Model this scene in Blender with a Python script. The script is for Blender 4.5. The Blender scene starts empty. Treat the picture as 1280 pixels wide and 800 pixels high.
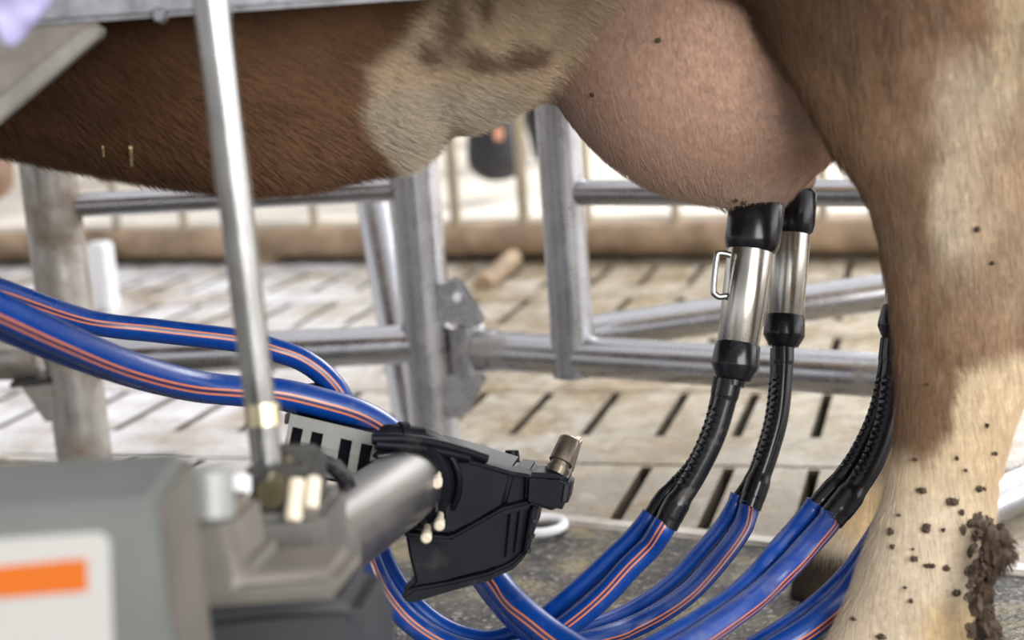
import bpy, bmesh, math, random
import numpy as np
from mathutils import Vector, Matrix, noise as mnoise
from mathutils.bvhtree import BVHTree

random.seed(7)
rng = np.random.default_rng(11)
S = bpy.context.scene
COL = S.collection

# ------------------------------------------------------------------ camera, world, lights, exposure
CAM_H, PITCH, ROLL, FPX = 0.67, math.radians(11.2), math.radians(4.2), 2000.0
FWD = np.array([0, math.cos(PITCH), -math.sin(PITCH)])
UP0 = np.array([0, math.sin(PITCH), math.cos(PITCH)])
R0 = np.array([1.0, 0, 0])
CR = math.cos(ROLL) * R0 - math.sin(ROLL) * UP0
CU = math.sin(ROLL) * R0 + math.cos(ROLL) * UP0
CPOS = np.array([0, 0, CAM_H])

cd = bpy.data.cameras.new('camera')
cam = bpy.data.objects.new('camera', cd)
COL.objects.link(cam)
cd.sensor_width = 36.0
cd.lens = FPX / 1280 * 36
cd.clip_start = 0.05
cd.dof.use_dof = True
cd.dof.focus_distance = 1.48
cd.dof.aperture_fstop = 3.9
m = Matrix.Identity(4)
for i in range(3):
    m[i][0], m[i][1], m[i][2], m[i][3] = CR[i], CU[i], -FWD[i], CPOS[i]
cam.matrix_world = m
S.camera = cam

S.view_settings.view_transform = 'Standard'
S.view_settings.look = 'None'
S.view_settings.gamma = 1.0
S.view_settings.use_curve_mapping = False
S.view_settings.exposure = 0.1
S.cycles.use_denoising = True
S.cycles.max_bounces = 8

W = bpy.data.worlds.new('barn_daylight')
S.world = W
W.use_nodes = True
nt = W.node_tree
nt.nodes.clear()
tc = nt.nodes.new('ShaderNodeTexCoord')
sep = nt.nodes.new('ShaderNodeSeparateXYZ')
nt.links.new(tc.outputs['Generated'], sep.inputs[0])
ramp = nt.nodes.new('ShaderNodeValToRGB')            # by elevation: floor, open barn side, dark roof slope, bright ridge
mp = nt.nodes.new('ShaderNodeMapRange')
mp.inputs[1].default_value = -1
nt.links.new(sep.outputs[2], mp.inputs[0])
nt.links.new(mp.outputs[0], ramp.inputs[0])
cr = ramp.color_ramp
cr.elements[0].position = 0.0
cr.elements[0].color = (.20, .17, .14, 1)
cr.elements[1].position = 1.0
cr.elements[1].color = (1.5, 1.5, 1.55, 1)
for p, c in ((.47, (.30, .27, .23, 1)), (.50, (1.25, 1.25, 1.3, 1)), (.60, (1.35, 1.37, 1.45, 1)), (.66, (.55, .55, .58, 1)), (.80, (.5, .5, .53, 1)), (.90, (1.3, 1.3, 1.35, 1))):
    e = cr.elements.new(p)
    e.color = c
dot = nt.nodes.new('ShaderNodeVectorMath')
dot.operation = 'DOT_PRODUCT'
dot.inputs[1].default_value = (.90, .43, 0)           # the open, bright side of the barn: to the right and a little behind
nt.links.new(tc.outputs['Generated'], dot.inputs[0])
az = nt.nodes.new('ShaderNodeMapRange')
az.interpolation_type = 'SMOOTHSTEP'
az.inputs[1].default_value = .1
az.inputs[2].default_value = .95
az.inputs[3].default_value = .92
az.inputs[4].default_value = 3.8
nt.links.new(dot.outputs['Value'], az.inputs[0])
mul = nt.nodes.new('ShaderNodeVectorMath')
mul.operation = 'SCALE'
nt.links.new(ramp.outputs[0], mul.inputs[0])
nt.links.new(az.outputs[0], mul.inputs['Scale'])
bg = nt.nodes.new('ShaderNodeBackground')
bg.inputs['Strength'].default_value = 0.95
nt.links.new(mul.outputs[0], bg.inputs['Color'])
wo = nt.nodes.new('ShaderNodeOutputWorld')
nt.links.new(bg.outputs[0], wo.inputs['Surface'])


def area(name, loc, target, size, power, color=(1, 1, 1)):
    ld = bpy.data.lights.new(name, 'AREA')
    ld.shape = 'RECTANGLE'
    ld.size, ld.size_y = size
    ld.energy = power
    ld.color = color
    o = bpy.data.objects.new(name, ld)
    COL.objects.link(o)
    o.location = loc
    o.rotation_euler = (Vector(target) - Vector(loc)).to_track_quat('-Z', 'Y').to_euler()
    return o


area('open_side_daylight', (3.6, 6.5, 3.0), (0, 2.6, 0), (4.0, 2.2), 330, (1, .99, .97))
area('front_fill', (1.7, -2.2, 1.5), (.25, 1.4, .40), (2.6, 1.8), 185, (1, .985, .96))  # added fill from the camera side, no real source there


# ------------------------------------------------------------------ coordinates
def ray(px, py):
    return FWD + (px - 640) / FPX * CR - (py - 400) / FPX * CU


def P(px, py, d):
    return Vector(CPOS + d * ray(px, py))


def onz(px, py, z=0.0):
    v = ray(px, py)
    return Vector(CPOS + v * (z - CAM_H) / v[2])


def ony(px, py, y):
    v = ray(px, py)
    return Vector(CPOS + v * y / v[1])


def onplane(px, py, p0, n):
    v = Vector(ray(px, py))
    c = Vector(CPOS)
    return c + v * ((Vector(p0) - c).dot(n) / v.dot(n))


def proj_np(p):
    q = p - CPOS
    d = q @ FWD
    return 640 + FPX * (q @ CR) / d, 400 - FPX * (q @ CU) / d


# ------------------------------------------------------------------ scene tree helpers
def setp(o, label=None, cat=None, group=None, kind=None):
    if label:
        o['label'] = label
    if cat:
        o['category'] = cat
    if group:
        o['group'] = group
    if kind:
        o['kind'] = kind
    return o


def thing(name, loc, label, cat, group=None):
    o = bpy.data.objects.new(name, None)
    o.empty_display_size = .05
    COL.objects.link(o)
    o.location = loc
    return setp(o, label, cat, group)


def obj(name, bm, mat, parent=None, smooth=True, angle=40):
    me = bpy.data.meshes.new(name)
    bmesh.ops.recalc_face_normals(bm, faces=bm.faces[:])
    bm.to_mesh(me)
    bm.free()
    me.materials.append(mat)
    if smooth:
        me.polygons.foreach_set('use_smooth', [True] * len(me.polygons))
        me.set_sharp_from_angle(angle=math.radians(angle))
    o = bpy.data.objects.new(name, me)
    COL.objects.link(o)
    if parent is not None:
        o.parent = parent
        o.matrix_parent_inverse = Matrix.Translation(-parent.location)   # meshes carry world coordinates
    return o


def struct(name, bm, mat, **k):
    o = obj(name, bm, mat, **k)
    o['kind'] = 'structure'
    return o


# ------------------------------------------------------------------ shape helpers
def spline(pts, n=8):
    """Catmull-Rom through pts (any dimension)."""
    a = np.array(pts, float)
    a = np.vstack([2 * a[0] - a[1], a, 2 * a[-1] - a[-2]])
    out = []
    for i in range(1, len(a) - 2):
        p0, p1, p2, p3 = a[i - 1], a[i], a[i + 1], a[i + 2]
        for k in range(n):
            t = k / n
            out.append(.5 * ((2 * p1) + (-p0 + p2) * t + (2 * p0 - 5 * p1 + 4 * p2 - p3) * t * t + (-p0 + 3 * p1 - 3 * p2 + p3) * t ** 3))
    out.append(a[-2])
    return np.array(out)


def sweep(bm, pts, radii, seg=18, ref=(0, -1, 0), off=0.0, caps=True, shape=None):
    """A tube through pts. UV: x along in metres, y round the section (0 faces ref)."""
    uvl = bm.loops.layers.uv.verify()
    pts = [Vector(p) for p in pts]
    n = len(pts)
    if not hasattr(radii, '__len__'):
        radii = [radii] * n
    rings, run, us = [], 0.0, []
    ref = Vector(ref)
    for i, p in enumerate(pts):
        t = (pts[min(i + 1, n - 1)] - pts[max(i - 1, 0)]).normalized()
        a = ref - t * ref.dot(t)
        if a.length < .05:
            a = Vector((0, 0, 1)) - t * t.z
        a.normalize()
        b = t.cross(a)
        if i:
            run += (p - pts[i - 1]).length
        us.append(run)
        rings.append([bm.verts.new(p + (a * math.cos(q) + b * math.sin(q)) * (radii[i] * (1 + shape(i, q) if shape else 1)))
                      for q in [2 * math.pi * k / seg + off for k in range(seg)]])
    for i in range(n - 1):
        for k in range(seg):
            k2 = (k + 1) % seg
            f = bm.faces.new((rings[i][k], rings[i][k2], rings[i + 1][k2], rings[i + 1][k]))
            vs = (k / seg, (k + 1) / seg, (k + 1) / seg, k / seg)
            uu = (us[i], us[i], us[i + 1], us[i + 1])
            for l, u, v in zip(f.loops, uu, vs):
                l[uvl].uv = (u, v)
    if caps:
        bm.faces.new(rings[0][::-1])
        bm.faces.new(rings[-1])
    return bm


def rod(a, b, r, r2=None, seg=24, bm=None):
    bm = bm or bmesh.new()
    a, b = Vector(a), Vector(b)
    sweep(bm, [a, b], [r, r if r2 is None else r2], seg)
    return bm


def lathe(a, b, prof, seg=32, bm=None):
    """Turn prof [(t along a-b 0..1, radius)] round the axis a-b."""
    bm = bm or bmesh.new()
    a, b = Vector(a), Vector(b)
    t = (b - a).normalized()
    x = t.orthogonal().normalized()
    y = t.cross(x)
    rings = []
    for s, r in prof:
        c = a.lerp(b, s)
        rings.append([bm.verts.new(c + (x * math.cos(q) + y * math.sin(q)) * max(r, 1e-4)) for q in [2 * math.pi * k / seg for k in range(seg)]])
    for i in range(len(rings) - 1):
        for k in range(seg):
            bm.faces.new((rings[i][k], rings[i][(k + 1) % seg], rings[i + 1][(k + 1) % seg], rings[i + 1][k]))
    bm.faces.new(rings[0][::-1])
    bm.faces.new(rings[-1])
    return bm


def bev(bm, w, seg=2):
    if w > 0:
        bmesh.ops.bevel(bm, geom=[e for e in bm.edges if e.is_manifold and e.calc_face_angle(0) > .35], offset=w, segments=seg, affect='EDGES', clamp_overlap=True)
    return bm


def prism(pts, vec, w=0.0, bm=None, seg=2):
    """Polygon pts pushed along vec into a solid, edges rounded by w."""
    b2 = bmesh.new()
    vec = Vector(vec)
    A = [b2.verts.new(Vector(p)) for p in pts]
    B = [b2.verts.new(Vector(p) + vec) for p in pts]
    n = len(A)
    b2.faces.new(A)
    b2.faces.new(B[::-1])
    for i in range(n):
        b2.faces.new((A[i], B[i], B[(i + 1) % n], A[(i + 1) % n]))
    bmesh.ops.recalc_face_normals(b2, faces=b2.faces[:])
    bev(b2, w, seg)
    if bm is None:
        return b2
    me = bpy.data.meshes.new('t')
    b2.to_mesh(me)
    b2.free()
    bm.from_mesh(me)
    bpy.data.meshes.remove(me)
    return bm


def box(c, size, rotz=0.0, w=0.0, bm=None, rot=None):
    R = rot if rot is not None else Matrix.Rotation(rotz, 3, 'Z')
    c = Vector(c)
    hx, hy, hz = size[0] / 2, size[1] / 2, size[2] / 2
    pts = [c + R @ Vector((sx * hx, sy * hy, -hz)) for sx, sy in ((-1, -1), (1, -1), (1, 1), (-1, 1))]
    return prism(pts, R @ Vector((0, 0, 2 * hz)), w, bm)


def blob(c, r, amp=.3, seed=0, sub=3, squash=(1, 1, 1), bm=None, axis=None):
    bm = bm or bmesh.new()
    R = axis.to_track_quat('Z', 'X').to_matrix() if axis is not None else Matrix.Identity(3)
    b2 = bmesh.ops.create_icosphere(bm, subdivisions=sub, radius=1.0)
    for v in b2['verts']:
        d = v.co.copy()
        k = 1 + amp * mnoise.noise(d * 1.7 + Vector((seed * 3.1, seed * 1.7, 0))) + amp * .5 * mnoise.noise(d * 4 + Vector((seed, 0, 0)))
        v.co = Vector(c) + R @ Vector((d.x * squash[0], d.y * squash[1], d.z * squash[2])) * r * k
    return bm


# ------------------------------------------------------------------ materials
def nodemat(name):
    M = bpy.data.materials.new(name)
    M.use_nodes = True
    n = M.node_tree
    b = n.nodes['Principled BSDF']
    return M, n, b


def noise_node(n, scale, detail=4, rough=.55, vec=None, dist=0):
    t = n.nodes.new('ShaderNodeTexNoise')
    t.inputs['Scale'].default_value = scale
    t.inputs['Detail'].default_value = detail
    t.inputs['Roughness'].default_value = rough
    t.inputs['Distortion'].default_value = dist
    if vec is None:
        tcn = n.nodes.new('ShaderNodeTexCoord')
        vec = tcn.outputs['Object']
    n.links.new(vec, t.inputs['Vector'])
    return t


def ramp_node(n, fac, stops):
    r = n.nodes.new('ShaderNodeValToRGB')
    e = r.color_ramp.elements
    e[0].position, e[0].color = stops[0][0], (*stops[0][1], 1)
    e[1].position, e[1].color = stops[-1][0], (*stops[-1][1], 1)
    for p, c in stops[1:-1]:
        q = e.new(p)
        q.color = (*c, 1)
    n.links.new(fac, r.inputs[0])
    return r


def mixc(n, fac, a, b, mode='MIX'):
    mx = n.nodes.new('ShaderNodeMix')
    mx.data_type = 'RGBA'
    mx.blend_type = mode
    for s, v in ((mx.inputs[0], fac), (mx.inputs[6], a), (mx.inputs[7], b)):
        if hasattr(v, 'is_linked'):
            n.links.new(v, s)
        elif isinstance(v, (int, float)):
            s.default_value = v
        else:
            s.default_value = (*v, 1)
    return mx.outputs[2]


def bump(n, b, h, strength, dist):
    bp = n.nodes.new('ShaderNodeBump')
    bp.inputs['Strength'].default_value = strength
    bp.inputs['Distance'].default_value = dist
    n.links.new(h, bp.inputs['Height'])
    n.links.new(bp.outputs[0], b.inputs['Normal'])


def g3(v):
    return (v, v, v)


def simple(name, col, rough=.5, metal=0.0, var=.15, scale=30, bstr=0.0, spec=.5, dirt=None, dirt_amt=.5, dscale=14):
    M, n, b = nodemat(name)
    t = noise_node(n, scale)
    c = ramp_node(n, t.outputs[0], [(.3, tuple(x * (1 - var) for x in col)), (.7, tuple(min(1, x * (1 + var)) for x in col))]).outputs[0]
    rr = ramp_node(n, t.outputs[0], [(.25, g3(max(.02, rough - .07))), (.75, g3(min(1, rough + .07)))]).outputs[0]
    if dirt:
        d = noise_node(n, dscale, 6, .65)
        f = ramp_node(n, d.outputs[0], [(.62 - .28 * dirt_amt, g3(0)), (.80 - .2 * dirt_amt, g3(1))]).outputs[0]
        c = mixc(n, f, c, dirt)
        if metal:
            mm = n.nodes.new('ShaderNodeMath')
            mm.operation = 'MULTIPLY_ADD'
            n.links.new(f, mm.inputs[0])
            mm.inputs[1].default_value = -metal * .9
            mm.inputs[2].default_value = metal
            n.links.new(mm.outputs[0], b.inputs['Metallic'])
        rr = mixc(n, f, rr, g3(.75))
    n.links.new(c, b.inputs['Base Color'])
    n.links.new(rr, b.inputs['Roughness'])
    if not (dirt and metal):
        b.inputs['Metallic'].default_value = metal
    b.inputs['Specular IOR Level'].default_value = spec
    if bstr:
        bump(n, b, t.outputs[0], bstr, .002)
    return M


GALV = simple('galvanised_steel', (.44, .44, .455), .27, 1.0, .05, 30, .0, dirt=(.25, .20, .15), dirt_amt=.05, dscale=9)
GALV_DIRTY = simple('dirty_galvanised_steel', (.46, .44, .41), .33, 1.0, .10, 30, .0, dirt=(.22, .17, .12), dirt_amt=.8, dscale=11)
STEEL = simple('polished_steel', (.42, .42, .41), .25, 1.0, .06, 25, 0)
CUPSTEEL = simple('brushed_cup_steel', (.46, .435, .39), .27, 1.0, .06, 18, .02)
TUBE = simple('satin_steel_tube', (.23, .225, .22), .40, 1.0, .06, 20, 0)
PLATE = simple('slotted_steel_plate', (.60, .60, .57), .45, .35, .08, 20, .03)
PAINT = simple('grey_painted_metal', (.185, .195, .185), .38, .3, .08, 12, .02)
BEAM = simple('speckled_zinc_beam', (.26, .26, .275), .5, .6, .25, 90, .1)
GUSSET = simple('dull_zinc_gusset', (.20, .18, .155), .55, .3, .15, 60, .08)
FLANGE = simple('zinc_flange', (.22, .205, .18), .5, .3, .15, 60, .08)
RUBBER = simple('black_rubber', (.007, .007, .009), .24, 0, .4, 60, .06, spec=.35, dirt=(.09, .08, .065), dirt_amt=.05, dscale=25)
BLACKP = simple('black_plastic', (.004, .005, .008), .42, 0, .4, 22, .04, spec=.12, dirt=(.05, .04, .034), dirt_amt=.1, dscale=18)
DARKM = simple('dark_bracket_metal', (.055, .053, .05), .45, .4, .25, 30, .05)
CREAM = simple('cream_nylon', (.62, .55, .42), .4, 0, .12, 30, 0)
LAV = simple('lavender_plastic', (.36, .34, .55), .35, 0, .45, 45, .1)
WHITEP = simple('white_plastic', (.80, .80, .80), .4, 0, .06, 20, .02)
LABELW = simple('label_white', (.43, .42, .40), .4, 0, .02, 10, 0)
ORANGE = simple('label_orange', (.52, .12, .010), .4, 0, .06, 40, 0)
YELLOW = simple('label_yellow', (.55, .44, .03), .4, 0, .04, 40, 0)
MUD = simple('dried_mud', (.055, .033, .019), .8, 0, .5, 120, .6)
STRAW = simple('straw', (.62, .52, .24), .6, 0, .2, 80, .1)
PIPE_BROWN = simple('manure_stained_rail', (.34, .24, .15), .7, 0, .35, 9, .3, dirt=(.13, .085, .05), dirt_amt=.5, dscale=7)
BARS = simple('stained_bar', (.36, .30, .21), .6, .2, .2, 12, .1)
LIME = simple('limed_bedding', (.74, .69, .60), .8, 0, .18, 6, .4)
WALL = simple('limed_wall', (.80, .77, .70), .8, 0, .14, 2.5, .2)
TRIM = simple('floor_trim', (.55, .52, .47), .5, .1, .2, 25, .15, dirt=(.28, .2, .12), dirt_amt=.4)
SHADE_KERB = simple('rail_shade_kerb', (.16, .11, .065), .8, 0, .5, 6, .4, dirt=(.05, .035, .02), dirt_amt=.7, dscale=5)  # dirty brown, kept dark to paint the shade below the rail
WARM = simple('warm_grey_casting', (.14, .128, .108), .5, .3, .2, 14, .05)
BLACKCOAT = simple('black_coat', (.018, .018, .022), .5, 0, .4, 18, .1)
BROWNCOAT = simple('brown_coat', (.30, .19, .13), .7, 0, .4, 9, .1)


def hose_mat(name, base, wear, wear_amt):
    """Blue hose with two orange lines and a dark line between them, set by the UV round the section."""
    M, n, b = nodemat(name)
    uv = n.nodes.new('ShaderNodeUVMap')
    s = n.nodes.new('ShaderNodeSeparateXYZ')
    n.links.new(uv.outputs[0], s.inputs[0])
    o, d, bl = (.52, .17, .09), (.035, .025, .09), base
    r = n.nodes.new('ShaderNodeValToRGB')
    r.color_ramp.interpolation = 'CONSTANT'
    e = r.color_ramp.elements
    e[0].position, e[0].color = 0, (*bl, 1)
    e[1].position, e[1].color = .455, (*o, 1)
    for p, c in ((.477, d), (.511, o), (.533, bl)):
        q = e.new(p)
        q.color = (*c, 1)
    n.links.new(s.outputs[1], r.inputs[0])
    t = noise_node(n, 30, 6, .65)
    f = ramp_node(n, t.outputs[0], [(.60 - .2 * wear_amt, g3(0)), (.78 - .15 * wear_amt, g3(.8))]).outputs[0]
    n.links.new(mixc(n, f, r.outputs[0], wear), b.inputs['Base Color'])
    n.links.new(ramp_node(n, t.outputs[0], [(.3, g3(.2)), (.75, g3(.45))]).outputs[0], b.inputs['Roughness'])
    bump(n, b, t.outputs[0], .05, .002)
    return M


HOSE = hose_mat('blue_striped_hose', (.002, .038, .215), (.06, .085, .20), .12)
HOSE_PLAIN = simple('blue_hose', (.002, .042, .24), .28, 0, .12, 40, .04)
HOSE_WORN = hose_mat('worn_blue_striped_hose', (.015, .05, .24), (.12, .13, .19), .55)


def floor_mat():
    M, n, b = nodemat('wet_slatted_concrete')
    a = noise_node(n, 6.5, 8, .72, dist=.8)
    c = ramp_node(n, a.outputs[0], [(.30, (.15, .105, .05)), (.41, (.30, .225, .125)), (.48, (.40, .335, .235)), (.56, (.44, .395, .32)), (.68, (.60, .575, .54))]).outputs[0]
    a2 = noise_node(n, 26, 5, .7)
    c = mixc(n, ramp_node(n, a2.outputs[0], [(.48, g3(0)), (.63, g3(.85))]).outputs[0], c, (.20, .145, .08))
    tcn = n.nodes.new('ShaderNodeTexCoord')
    sx = n.nodes.new('ShaderNodeSeparateXYZ')
    n.links.new(tcn.outputs['Object'], sx.inputs[0])
    mr = n.nodes.new('ShaderNodeMapRange')               # whitens the slats to the left: sky glare on wet concrete, painted in
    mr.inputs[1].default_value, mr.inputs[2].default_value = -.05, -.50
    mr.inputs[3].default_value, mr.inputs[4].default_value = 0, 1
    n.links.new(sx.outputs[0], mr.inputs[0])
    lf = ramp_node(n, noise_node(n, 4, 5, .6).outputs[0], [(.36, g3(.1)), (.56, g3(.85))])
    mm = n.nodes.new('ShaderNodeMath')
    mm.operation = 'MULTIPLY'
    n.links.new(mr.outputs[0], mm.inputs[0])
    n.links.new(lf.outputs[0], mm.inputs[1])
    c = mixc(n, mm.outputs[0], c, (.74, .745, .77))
    dr = n.nodes.new('ShaderNodeMapRange')               # grey dirt carried out of the box onto the nearest slats
    dr.inputs[1].default_value, dr.inputs[2].default_value = 2.75, 2.10
    n.links.new(sx.outputs[1], dr.inputs[0])
    df = ramp_node(n, noise_node(n, 11, 7, .7, dist=.5).outputs[0], [(.38, g3(.1)), (.58, g3(.95))])
    m2 = n.nodes.new('ShaderNodeMath')
    m2.operation = 'MULTIPLY'
    n.links.new(dr.outputs[0], m2.inputs[0])
    n.links.new(df.outputs[0], m2.inputs[1])
    c = mixc(n, m2.outputs[0], c, (.27, .245, .20))
    n.links.new(c, b.inputs['Base Color'])
    w = noise_node(n, 9, 5, .6)
    n.links.new(ramp_node(n, w.outputs[0], [(.40, g3(.10)), (.60, g3(.55))]).outputs[0], b.inputs['Roughness'])
    bump(n, b, a2.outputs[0], .5, .006)
    return M


def mat_mat():
    """Wet rubber mat: small raised interlocking ribs, puddles, tan dirt."""
    M, n, b = nodemat('wet_rubber_mat')
    tcn = n.nodes.new('ShaderNodeTexCoord')
    mpn = n.nodes.new('ShaderNodeMapping')
    mpn.inputs['Rotation'].default_value = (0, 0, math.radians(-31))
    n.links.new(tcn.outputs['Object'], mpn.inputs[0])
    br = n.nodes.new('ShaderNodeTexBrick')
    br.inputs['Scale'].default_value = 1.0
    br.inputs['Brick Width'].default_value = .026
    br.inputs['Row Height'].default_value = .011
    br.inputs['Mortar Size'].default_value = .0022
    br.inputs['Mortar Smooth'].default_value = .6
    n.links.new(mpn.outputs[0], br.inputs['Vector'])
    a = noise_node(n, 7, 6, .62)
    col = ramp_node(n, a.outputs[0], [(.38, (.014, .014, .014)), (.49, (.045, .044, .042)), (.56, (.14, .12, .075)), (.66, (.34, .27, .14))]).outputs[0]
    sp = noise_node(n, 95, 4, .7)
    col = mixc(n, ramp_node(n, sp.outputs[0], [(.54, g3(0)), (.64, g3(.85))]).outputs[0], col, (.36, .33, .27))  # pale flecks painted in for the sparkle of the wet mat
    n.links.new(col, b.inputs['Base Color'])
    n.links.new(ramp_node(n, a.outputs[0], [(.38, g3(.08)), (.64, g3(.36))]).outputs[0], b.inputs['Roughness'])
    b1 = n.nodes.new('ShaderNodeBump')
    b1.inputs['Strength'].default_value = .9
    b1.inputs['Distance'].default_value = .004
    b1.invert = True
    n.links.new(br.outputs['Fac'], b1.inputs['Height'])
    bump(n, b, sp.outputs[0], 1.0, .006)
    n.links.new(b1.outputs[0], n.nodes[-1].inputs['Normal'])
    return M


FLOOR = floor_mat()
MATM = mat_mat()
WALLDIRT = simple('slurry_stained_slot', (.085, .065, .04), .6, 0, .4, 15, .2)
PIT = simple('slurry_pit', (.018, .014, .009), .5, 0, .3, 15, .2)

# ------------------------------------------------------------------ the setting
E1 = Vector((.285, 1.0, 0)).normalized()           # along the slots
E2 = Vector((.1135, -.036, 0))                     # from slot to slot
SO = Vector((.06, 2.713, 0))                       # far end of one slot
ROWV = E1 * -.425
bm = bmesh.new()
pitb = bmesh.new()
SL, SW = .262, .026


def cellpt(o, s, t, z=0):
    p = o + E2 * s + ROWV * t
    return Vector((p.x, p.y, z))


for r in range(-13, 3):
    for c in range(-34, 34):
        o = SO + ROWV * r + E2 * (c + .1 * r - .49)
        mid = cellpt(o, .5, .5)
        if not (-3.4 < mid.x < 3.0 and 1.3 < mid.y < 6.4):
            continue
        ss, tt = (0, .42, .56, 1), (0, .02, .64, .982)
        g = [[bm.verts.new(cellpt(o, s, t)) for t in tt] for s in ss]
        for i in range(3):
            for j in range(3):
                if i == 1 and j == 1:
                    q = [g[1][1], g[2][1], g[2][2], g[1][2]]
                    lo = [bm.verts.new(v.co + Vector((0, 0, -.12))) for v in q]
                    for k in range(4):
                        bm.faces.new((q[k], q[(k + 1) % 4], lo[(k + 1) % 4], lo[k])).material_index = 1
                else:
                    bm.faces.new((g[i][j], g[i + 1][j], g[i + 1][j + 1], g[i][j + 1]))
bmesh.ops.remove_doubles(bm, verts=bm.verts[:], dist=.0005)
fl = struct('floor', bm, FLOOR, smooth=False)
fl.data.materials.append(WALLDIRT)
struct('floor_pit', prism([(-4, 1.0, -.135), (3.6, 1.0, -.135), (3.6, 7, -.135), (-4, 7, -.135)], (0, 0, .02)), PIT, smooth=False)
# rubber mat of the milking box, up to the trim line
T0, T1 = onz(700, 656), onz(1240, 716)
TD = (T1 - T0).normalized()
TN = Vector((-TD.y, TD.x, 0))
ta, tb = T0 - TD * 2.6, T0 + TD * 3.2
struct('floor_mat', prism([ta, tb, tb - TN * 3.2, ta - TN * 3.2], (0, 0, .006), .002), MATM, smooth=False)
struct('trim_1', prism([ta + TN * .012, tb + TN * .012, tb - TN * .016, ta - TN * .016], (0, 0, .012), .004), TRIM)
# limed cubicle bed and wall behind the low rail
B0, B1 = onz(0, 335), onz(1100, 328)
BD = (B1 - B0).normalized()
BN = Vector((-BD.y, BD.x, 0))
ba, bb = B0 - BD * 3, B1 + BD * 4
struct('floor_bed', prism([ba + BN * .16, bb + BN * .16, bb + BN * 4.5, ba + BN * 4.5], (0, 0, .10), .01), LIME)
struct('floor_shade_strip', prism([ba + BN * .10, bb + BN * .10, bb + BN * .165, ba + BN * .165], (0, 0, .085), .01), SHADE_KERB)  # dark strip added for the shadow gap under the low rail
struct('wall_back', prism([ba + BN * 3.9, bb + BN * 3.9, bb + BN * 4.05, ba + BN * 4.05], (0, 0, 2.2), .01), WALL)

# ------------------------------------------------------------------ feed rail with upright bars behind the slats
PB = B0 + BN * .06
ft = thing('cubicle_rail', B0 + BN * .06, 'manure-stained low rail with upright bars at the back of the slatted floor', 'rail')


def onback(px, py, off=.06):
    return onplane(px, py, B0 + BN * off, BN)


zl = onback(400, 302).z
pp = []
for k in range(60):
    u = -2.6 + k * .15
    q = PB + BD * u
    pp.append(Vector((q.x, q.y, zl + .006 * mnoise.noise(Vector((u * 2, 0, 0))))))
obj('low_rail', sweep(bmesh.new(), pp, [.043 + .006 * mnoise.noise(Vector((k * .7, 3, 0))) for k in range(60)], 20), PIPE_BROWN, ft)
for px in (148, 232, 395, 572, 657, 736, 846, 1030, 1200, -40, 310, 480, 1120, 940):
    q = onback(px, 300)
    w = .012 if px not in (657, 572) else .015
    obj('upright_bar', rod(Vector((q.x, q.y, zl)), Vector((q.x + .004, q.y, 1.25)), w, seg=12), BARS, ft)
obj('top_rail', rod(Vector((pp[0].x, pp[0].y, 1.25)), Vector((pp[-1].x, pp[-1].y, 1.25)), .025), BARS, ft)
for u in (-1.9, .9, 3.0, 5.6):
    q = PB + BD * u
    obj('foot', box((q.x, q.y, zl / 2), (.06, .06, zl), math.atan2(BD.y, BD.x), .004), PIPE_BROWN, ft)
# leaning stub under the rail, and the white block by the left post
a, b = P(642, 322, 4.05), onz(604, 362)
t = obj('wooden_stub', rod(a, b + Vector((0, 0, .01)), .022, .026), PIPE_BROWN)
setp(t, 'short pale leaning stub under the low rail, right of the hinged post', 'stub')
p = onz(134, 388)
t = obj('white_block', box((p.x, p.y, .085), (.052, .05, .17), -.4, .006), WHITEP)
setp(t, 'white plastic block standing on the slats right of the left post', 'block')

# ------------------------------------------------------------------ fence: two posts and two rails
YF = 2.30
lp = ony(84, 400, YF)
cp = ony(532, 400, YF)
fence = thing('stall_fence', (lp.x, YF, 0), 'galvanised stall fence with two thick posts and two rails behind the blue hoses', 'fence')
obj('post', rod((lp.x, YF, 0), (lp.x, YF, 1.5), .040, seg=32), GALV_DIRTY, fence)
obj('post', rod((cp.x, YF, 0), (cp.x, YF, 1.5), .0375, seg=32), GALV, fence)
for pa, pb, r, nm in (((95, 252), (492, 241), .0175, 'upper_rail'), ((100, 443), (505, 437), .0285, 'lower_rail')):
    A, Bq = ony(*pa, YF), ony(*pb, YF)
    A.x, Bq.x = lp.x + .02, cp.x - .02
    z = (A.z + Bq.z) / 2
    A.z, Bq.z = A.z * .5 + z * .5, Bq.z * .5 + z * .5
    obj(nm, rod(A, Bq, r, seg=28), GALV, fence)
for q in ((lp.x, YF, .004), (cp.x, YF, .004)):
    obj('base_plate', box(q, (.15, .15, .01), 0, .003), GALV, fence)


def hinge_plate(name, pxs, y, parent, mat, back=.006, w=.0015):
    return obj(name, prism([ony(a, b, y) for a, b in pxs], (0, back, 0), w), mat, parent, angle=25)


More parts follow.
